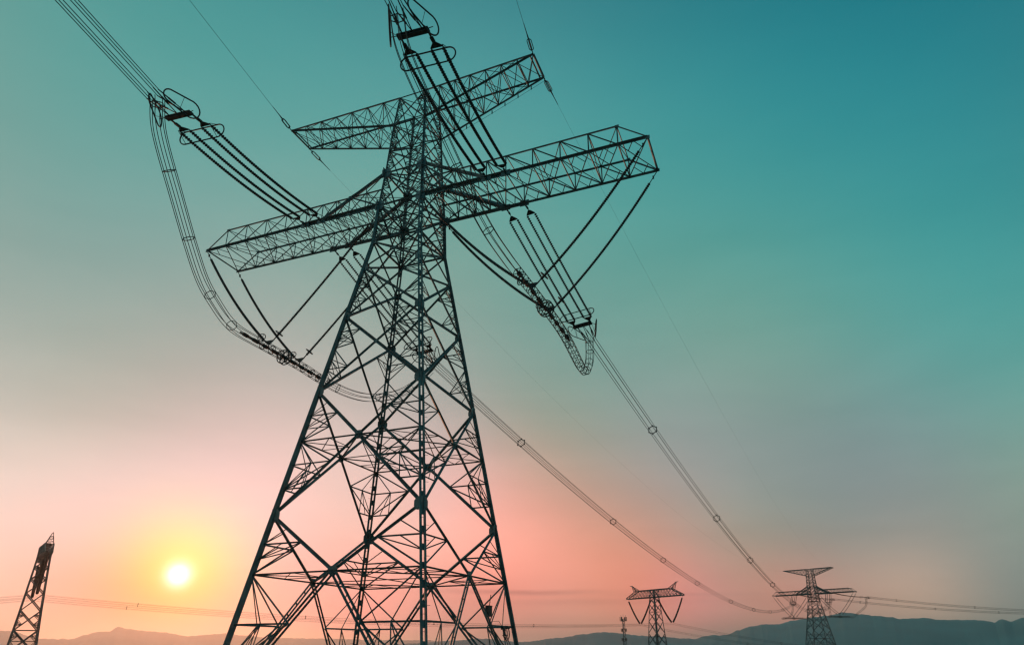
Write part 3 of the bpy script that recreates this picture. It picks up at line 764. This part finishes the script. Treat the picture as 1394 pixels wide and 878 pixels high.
CT = {-1: [(-6.5, -18.9, Z(30.95)), (-6.58, -18.2, Z(28.9)), (-7.34, -15.62, Z(26.35)), (-8.16, -13.18, Z(24.28)), (-8.85, -11.2, Z(22.95)), (-9.6, -9.1, Z(22.35)), (-10.5, -7.1, Z(22.25)),
           (-11.2, -5.2, Z(22.4)), (-11.3, -2.5, Z(22.45)), (-11.3, 0, Z(22.45)), (-11.3, 2.5, Z(22.4)), (-11.15, 4.6, Z(22.2)), (-10.1, 7.0, Z(21.65)), (-9.07, 9.3, Z(21.75)), (-7.95, 12.06, Z(22.9)), (-7.2, 14.2, Z(24.6)), (-6.75, 16.3, Z(26.9))],
      1: [(10.05, -18.9, Z(30.95)), (10.1, -17.9, Z(29.0)), (10.35, -14.6, Z(26.9)), (10.6, -11.2, Z(25.0)), (10.85, -8.6, Z(23.75)), (11.15, -6.3, Z(23.05)), (11.25, -4.6, Z(22.9)),
          (11.25, -2.3, Z(22.95)), (11.25, 0, Z(22.98)), (11.25, 2.5, Z(22.98)), (11.22, 5.0, Z(22.9)), (11.05, 7.6, Z(22.8)), (10.75, 10.2, Z(22.85)), (10.45, 12.8, Z(23.05)), (10.2, 15.0, Z(23.7)), (10.08, 16.6, Z(25.0)), (10.1, 17.1, Z(26.5)), (10.12, 16.9, Z(27.9))]}
JL = {-1: 'long wire loop hanging left of the tower from the left strings, with wheel-shaped ring', 1: 'wire loop hanging in open sky right of the tower, with wheel-shaped ring'}
JUMP = {}
for s in (-1, 1):
    JUMP[s] = jumper(JL[s], CT[s], (VX[s], -5.0, VZ[s]), (VX[s], 5.0 if s < 0 else 6.6, VZ[s] - (0.1 if s < 0 else 0)), dense=s > 0)
# the distant tower's two loops, turned with its line
for s in (-1, 1):
    c = t2((VX[s], 0, Z(22.6))); h = rad(56); ax = V((math.sin(h), math.cos(h), 0)); r0, r1 = c - ax * 5, c + ax * 5
    a, e = NY2[s], FY2[s]
    ctrl = [a + V((0, 0, -.3)), a.lerp(r0, 0.12) + V((0, 0, -2.4)), a.lerp(r0, .5) + V((0, 0, -2.6)), r0 - ax * 1.5 + V((0, 0, -.2)), r0, c, r1, r1 + ax * 2 + V((0, 0, -.1)), r1.lerp(e, .5) + V((0, 0, -2.4)), e.lerp(r1, .1) + V((0, 0, -3)), e + V((0, 0, -.3))]
    jumper({-1: 'tiny loop with dark bar low left of the distant right-hand tower', 1: 'tiny loop with dark bar low right of the distant right-hand tower'}[s], [p - c for p in ctrl], r0 - c, r1 - c, c, 0, rw=0.03)

# ------------------------------------------------------------------ V strings carrying the loops
def vstring(label, a, b, sg, group='V strings holding the jumper loops', r=0.12, link=1.0):
    a, b = V(a), V(b); T = thing('suspension_insulator', label, 'insulator', a, 0, group); d = b - a; L = d.length; e = d.normalized()
    fn0 = lambda t: d * t + V((0, 0, -sg * 4 * t * (1 - t)))
    t0, t1 = link / L, 1 - 0.3 / L
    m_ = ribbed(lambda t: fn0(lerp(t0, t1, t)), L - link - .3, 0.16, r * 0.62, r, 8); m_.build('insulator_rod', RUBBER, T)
    f = MB(); f.tube([fn0(t0 * i / 3) for i in range(4)], 0.035, 6); f.box(fn0(t0 * .5), (.05, 0, 0), (0, .05, 0), (0, 0, .12)); f.build('top_link', STEEL_DARK, T)
    g = MB(); c = fn0(1 - 0.7 / L); e2 = (fn0(1) - fn0(1 - .5 / L)).normalized(); s1 = e2.cross(V((0, 1, 0))).normalized(); s2 = e2.cross(s1)
    g.tube([c + (s1 * math.cos(q) + s2 * math.sin(q)) * 0.33 for q in [2 * math.pi * i / 18 for i in range(18)]], 0.035, 6, closed=True)
    g.tube([c - s1 * .33, c + s1 * .33], 0.02, 5); g.tube([c - s2 * .33, c + s2 * .33], 0.02, 5)
    g.build('grading_ring', STEEL_DARK, T)
    k = MB(); k.tube([fn0(1 - .35 / L), fn0(1)], 0.05, 6); k.build('end_fitting', STEEL_DARK, T)
    return T
VL = {(-1, -1, 0): 'leftmost sagging string below the tip of the left arm', (-1, -1, 1): 'straight string from the tower body down left, ending just above the left loop',
      (-1, 1, 0): 'second string from the left, from the left arm tip to the wheel ring', (-1, 1, 1): 'string ending in a small ring beside the left leg of the tower',
      (1, -1, 0): 'string from the near tip of the right arm, inner of the two at right', (1, -1, 1): 'upper of two curved strings from the tower body to the right loop',
      (1, 1, 0): 'rightmost string from the far tip of the right arm down to the right loop', (1, 1, 1): 'lower of two curved strings from the tower body to the right loop'}
VS = {}
for s in (-1, 1):
    for y in (-1, 1):
        low = V((VX[s], y * 1.9, VZ[s] + 0.55))
        VS[s, y, 0] = vstring(VL[s, y, 0], (s * 19.95, y * DE, ZA - .1), low + V((s * 0.42, 0, 0.1)), 0.6)
        VS[s, y, 1] = vstring(VL[s, y, 1], (s * 2.15, y * 1.95, ZA - (.3 if s > 0 else .9)), low - V((s * 0.42, 0, -0.1)), 0.65 if s > 0 else 0.25)
        # triangular plate joining the V to the loop
        b = MB(); q = low; b.prism([q + V((-.5, 0, .1)), q + V((.5, 0, .1)), q + V((.12, 0, -.25)), q + V((-.12, 0, -.25))], (0, 1, 0), 0.05)
        b.tube([q + V((0, 0, -.2)), q + V((0, 0, -.55))], 0.05, 6)
        b.build('hanger_plate', STEEL_DARK, JUMP[s])
for key, o in VS.items():
    s, y, k = key
    dup(o, {(-1, 0): 'faint string under the left arm tip of the distant right-hand tower', (-1, 1): 'faint string leaning left from the body of the distant right-hand tower',
            (1, 0): 'faint string under the right arm tip of the distant right-hand tower', (1, 1): 'faint string leaning right from the body of the distant right-hand tower'}[s, k],
        t2(o.location), T2_RZ, 'fine strings under the distant tower')

# ------------------------------------------------------------------ earth wires
def earth_wire(label, tip, pts, e, rw=0.014):
    T = thing('earth_wire', label, 'earth wire', tip, 0, 'earth wires from the top arm'); t0 = V(tip); e = V(e).normalized()
    f = MB(); side = e.cross(V((0, 0, 1))).normalized(); up = side.cross(e)
    f.tube([V((0, 0, 0)), e * 0.5], 0.04, 6)
    f.tube(racetrack(e * 0.95, e, up, 0.55, 0.17, 6), 0.04, 5, closed=True); f.tube(racetrack(e * 0.95, e, side, 0.55, 0.17, 6), 0.035, 5, closed=True)
    f.tube([e * 1.4, e * 1.7, e * 2.0, e * 3.0], [0.05, 0.06, 0.04, 0.025], 6)
    f.build('strain_clamp', STEEL_DARK, T)
    w = MB(); w.tube([V(p) - t0 for p in pts], rw, 5); w.build('wire', ALU, T)
for s, xt in ((-1, 12.78), (1, 11.34)):
    t = V((s * xt, -1.445, ZUT)); e = V((1.6, -15.36, 0.4 if s < 0 else 0.1)).normalized()
    pts = [t + e * 1.9 + V((e.x, e.y, 0)) * (240 * i / 40) + V((0, 0, (0.045 if s < 0 else 0.02) * (240 * i / 40))) for i in range(41)]
    earth_wire({-1: 'thin wire rising from the left tip of the top arm', 1: 'thin wire rising from the right tip of the top arm'}[s], t, pts, pts[3] - t)
    t = V((s * xt, 1.125, ZUT)); end = t2((s * xt, -1.4, ZUT)); pts, L = span(t, end, 10.5, 90); ln = [p for p in pts]
    earth_wire({-1: 'faint thin wire falling behind the tower from the left tip of the top arm', 1: 'faint thin wire falling from the right tip of the top arm across the blue sky'}[s], t, ln, pts[2] - t, 0.007)

# ------------------------------------------------------------------ the older line: suspension towers
def build_suspension_tower(label, loc, rz):
    T = thing('suspension_tower', label, 'transmission tower', loc, rz, 'lattice power line towers'); A = SUSP_ARM
    lv = [(4.5, 0.1), (3.8, 8), (3.2, 15), (2.7, 21), (2.3, 26), (2.0, 30.5), (1.75, 34.2), (1.55, 37.3), (1.4, A), (1.4, A + 2.9)]
    for c in CN:
        b = MB()
        for i in range(len(lv) - 1): b.bar(cor(c, *lv[i]), cor(c, *lv[i + 1]), 0.34, (c[0], c[1], 0))
        b.build('leg', STEEL, T)
        k = MB(); k.box((c[0] * 4.5, c[1] * 4.5, -.3), (.6, 0, 0), (0, .6, 0), (0, 0, .45)); k.build('footing', CONCRETE, T)
    for fi in range(4):
        b = MB(); c0, c1 = CN[fi], CN[(fi + 1) % 4]; out = V(((c0[0] + c1[0]) / 2, (c0[1] + c1[1]) / 2, 0))
        for i in range(len(lv) - 1):
            a0, b0, a1, b1 = cor(c0, *lv[i]), cor(c1, *lv[i]), cor(c0, *lv[i + 1]), cor(c1, *lv[i + 1])
            face_panel(b, a0, b0, a1, b1, 0.2, 0.11, 1 if i < 4 else 0, 1 if i < 4 else 0, None, i < 3, False, out)
            if i in (2, 5, 7): b.bar(a1, b1, 0.2, (0, 0, 1))
        b.build('face_bracing', STEEL, T)
    for s in (-1, 1):
        b = MB(); br = MB(); xs = [0, 1.4, 3.0, 4.6, 6.2, 7.8, 9.4, 11.2, 13.0, 15.2]
        topz = lambda x: A + 2.9 if x < 9.5 else lerp(A + 2.9, A + 0.25, (x - 9.4) / 5.8)
        yy = lambda x: lerp(1.4, 0.8, x / 15.2)
        for y in (-1, 1):
            pt = lambda x: V((s * x, y * yy(x), topz(x))); pb = lambda x: V((s * x, y * yy(x), A))
            for x, x2 in zip(xs, xs[1:]):
                b.bar(pt(x), pt(x2), 0.24, (0, y, .3)); b.bar(pb(x), pb(x2), 0.28, (0, y, -.3))
                br.bar(pt(x), pb(x2), 0.12, (0, y, 0)); br.bar(pb(x2), pt(x2), 0.12, (0, y, 0)); br.bar(pb(x), pt(x2), 0.1, (0, y, 0))
        for x, x2 in zip(xs, xs[1:]):
            for z0, z1 in ((A, A), (topz(x), topz(x2))):
                br.bar((s * x, -yy(x), z0), (s * x2, yy(x2), z1), 0.1); br.bar((s * x, yy(x), z0), (s * x2, -yy(x2), z1), 0.1); br.bar((s * x2, -yy(x2), z1), (s * x2, yy(x2), z1), 0.1)
        arm = b.build('crossarm', STEEL, T); br.build('lattice_bracing', STEEL, arm)
        p = MB(); tip = V((s * 12.2, 0, A + 5.2))
        for x in (8.4, 10.4):
            for y in (-1, 1): p.bar((s * x, y * .95, topz(x)), tip + V((0, y * .15, 0)), 0.17, (0, y, 0))
        for t in (.25, .5, .75):
            q = [V((s * x, y * .95, topz(x))).lerp(tip, t) for x, y in ((8.4, -1), (10.4, -1), (10.4, 1), (8.4, 1))]; rings(p, q, 0.09)
            q2 = [V((s * x, y * .95, topz(x))).lerp(tip, t - .25) for x, y in ((10.4, -1), (10.4, 1), (8.4, 1), (8.4, -1))]
            for i in range(4): p.bar(q[i], q2[i], 0.08)
        p.tube([tip + V((-.3 * s, 0, .05)), tip + V((1.1 * s, 0, .1))], 0.12, 6)
        p.build('earthwire_peak', STEEL, T)
    return T
RZ3 = rad(-31)
SUS = build_suspension_tower('brownish lattice tower with two V shaped strings, left of the far right tower', T3, RZ3)
SUS2 = dup(SUS, 'narrow lattice tower seen end-on at the left edge', LT, RZ3)
def loc3(base, p): return base + rot(p, RZ3)
PRE = {0: ('brown V-string tower right of centre', T3), 1: ('end-on tower at the left edge', LT)}
for w_, base in ((0, T3), (1, LT)):
    for s in (-1, 1):
        for k in (0, 1):
            a = loc3(base, (s * (15.0 if k == 0 else 1.7), 0, SUSP_ARM - .2)); b_ = loc3(base, (s * (8.6 + (.25 if k == 0 else -.25)), 0, SUSP_ARM - 10.2))
            if w_ == 0: lb = {(-1, 0): 'outer string of the left V under the ', (-1, 1): 'inner string of the left V under the ', (1, 0): 'outer string of the right V under the ', (1, 1): 'inner string of the right V under the '}[s, k] + PRE[0][0]
            else: lb = 'dark string hanging before the body of the ' + PRE[1][0]
            vstring(lb, a, b_, 0.7, 'V strings of the older line' if w_ == 0 else 'V strings of the end-on tower', r=0.36, link=0.8)
def line3(p0, p1, sagm, label, sp):
    pts, L = span(p0, p1, sagm, 60); return bundle(label, pts, sp, rw=0.014, r=0.4, group='conductors of the older line', detail=False)
h3 = V((math.sin(LINE3), math.cos(LINE3), 0))
for s in (-1, 1):
    a = loc3(LT, (s * 8.6, 0, SUSP_ARM - 10.6)); c = loc3(T3, (s * 8.6, 0, SUSP_ARM - 10.6))
    up = {-1: 'upper', 1: 'lower'}[s]
    line3(a, c, 3.2, up + ' faint line from the end-on tower behind the main tower to the V-string tower', (24, 70, 112, 150))
    p = a - h3 * 240; p.z = a.z - 4; line3(p, a, 6.5, up + ' faint line leaving the end-on tower over the left edge', (60, 110, 160, 205))
    p = c + h3 * 260; p.z = c.z - 9; line3(c, p, 7.5, {-1: 'left', 1: 'right'}[s] + ' faint line running down right from the V-string tower', (60, 120, 180))

# ------------------------------------------------------------------ telecom mast
def mast():
    T = thing('telecom_mast', 'slim dark mast with clustered antennas beside the V-string tower', 'telecom mast', MT); H = ZO + 420 * math.tan(rad(2.18)) - MT.z
    tri = lambda r, z: [V((r * math.cos(a), r * math.sin(a), z)) for a in (0.5, 0.5 + 2.094, 0.5 + 4.189)]
    n = 16; rr = lambda t: lerp(2.4, 0.75, min(1, t * 1.25))
    b = MB(); br = MB()
    for i in range(n):
        p, q = tri(rr(i / n), H * i / n), tri(rr((i + 1) / n), H * (i + 1) / n)
        for k in range(3):
            b.tube([p[k], q[k]], 0.13, 5); br.bar(p[k], q[(k + 1) % 3], 0.12); br.bar(p[(k + 1) % 3], q[k], 0.12); br.bar(q[k], q[(k + 1) % 3], 0.1)
    fr = b.build('mast_frame', STEEL, T); br.build('lattice_bracing', STEEL, fr)
    for z, r, hh in ((H - .2, 1.7, 1.15), (H - 6.2, 1.4, 0.8), (H - 11.3, 1.3, .7)):
        pf = MB(); ring = [V((r * math.cos(a), r * math.sin(a), z - .9)) for a in [math.pi * 2 * i / 12 for i in range(12)]]
        pf.tube(ring, 0.08, 5, closed=True); pf.tube([p + V((0, 0, 1.0)) for p in ring], 0.06, 5, closed=True)
        for p in ring[::3]: pf.tube([V((0, 0, z - .9)), p], 0.07, 5)
        o = pf.build('platform', STEEL_DARK, T)
        for k in range(6):
            a = k * math.pi / 3 + .3; c = V((r * 1.12 * math.cos(a), r * 1.12 * math.sin(a), z + .1)); d = V((math.cos(a), math.sin(a), 0)); t = V((-d.y, d.x, 0))
            an = MB(); an.box(c, d * .12, t * .24, (0, 0, hh)); an.tube([c - d * .2 + V((0, 0, -hh)), c - d * .2 + V((0, 0, hh))], .06, 5); an.build('antenna_panel', STEEL_DARK, T)
    w = MB()
    for dx in (-1.3, 1.4): w.tube([(dx, 0, H - 1), (dx, 0, H + 2.1)], 0.07, 5)
    w.tube([(0, 0, H), (0, 0, H + 2.6)], 0.06, 5); w.build('lightning_rod', STEEL_DARK, T)
mast()
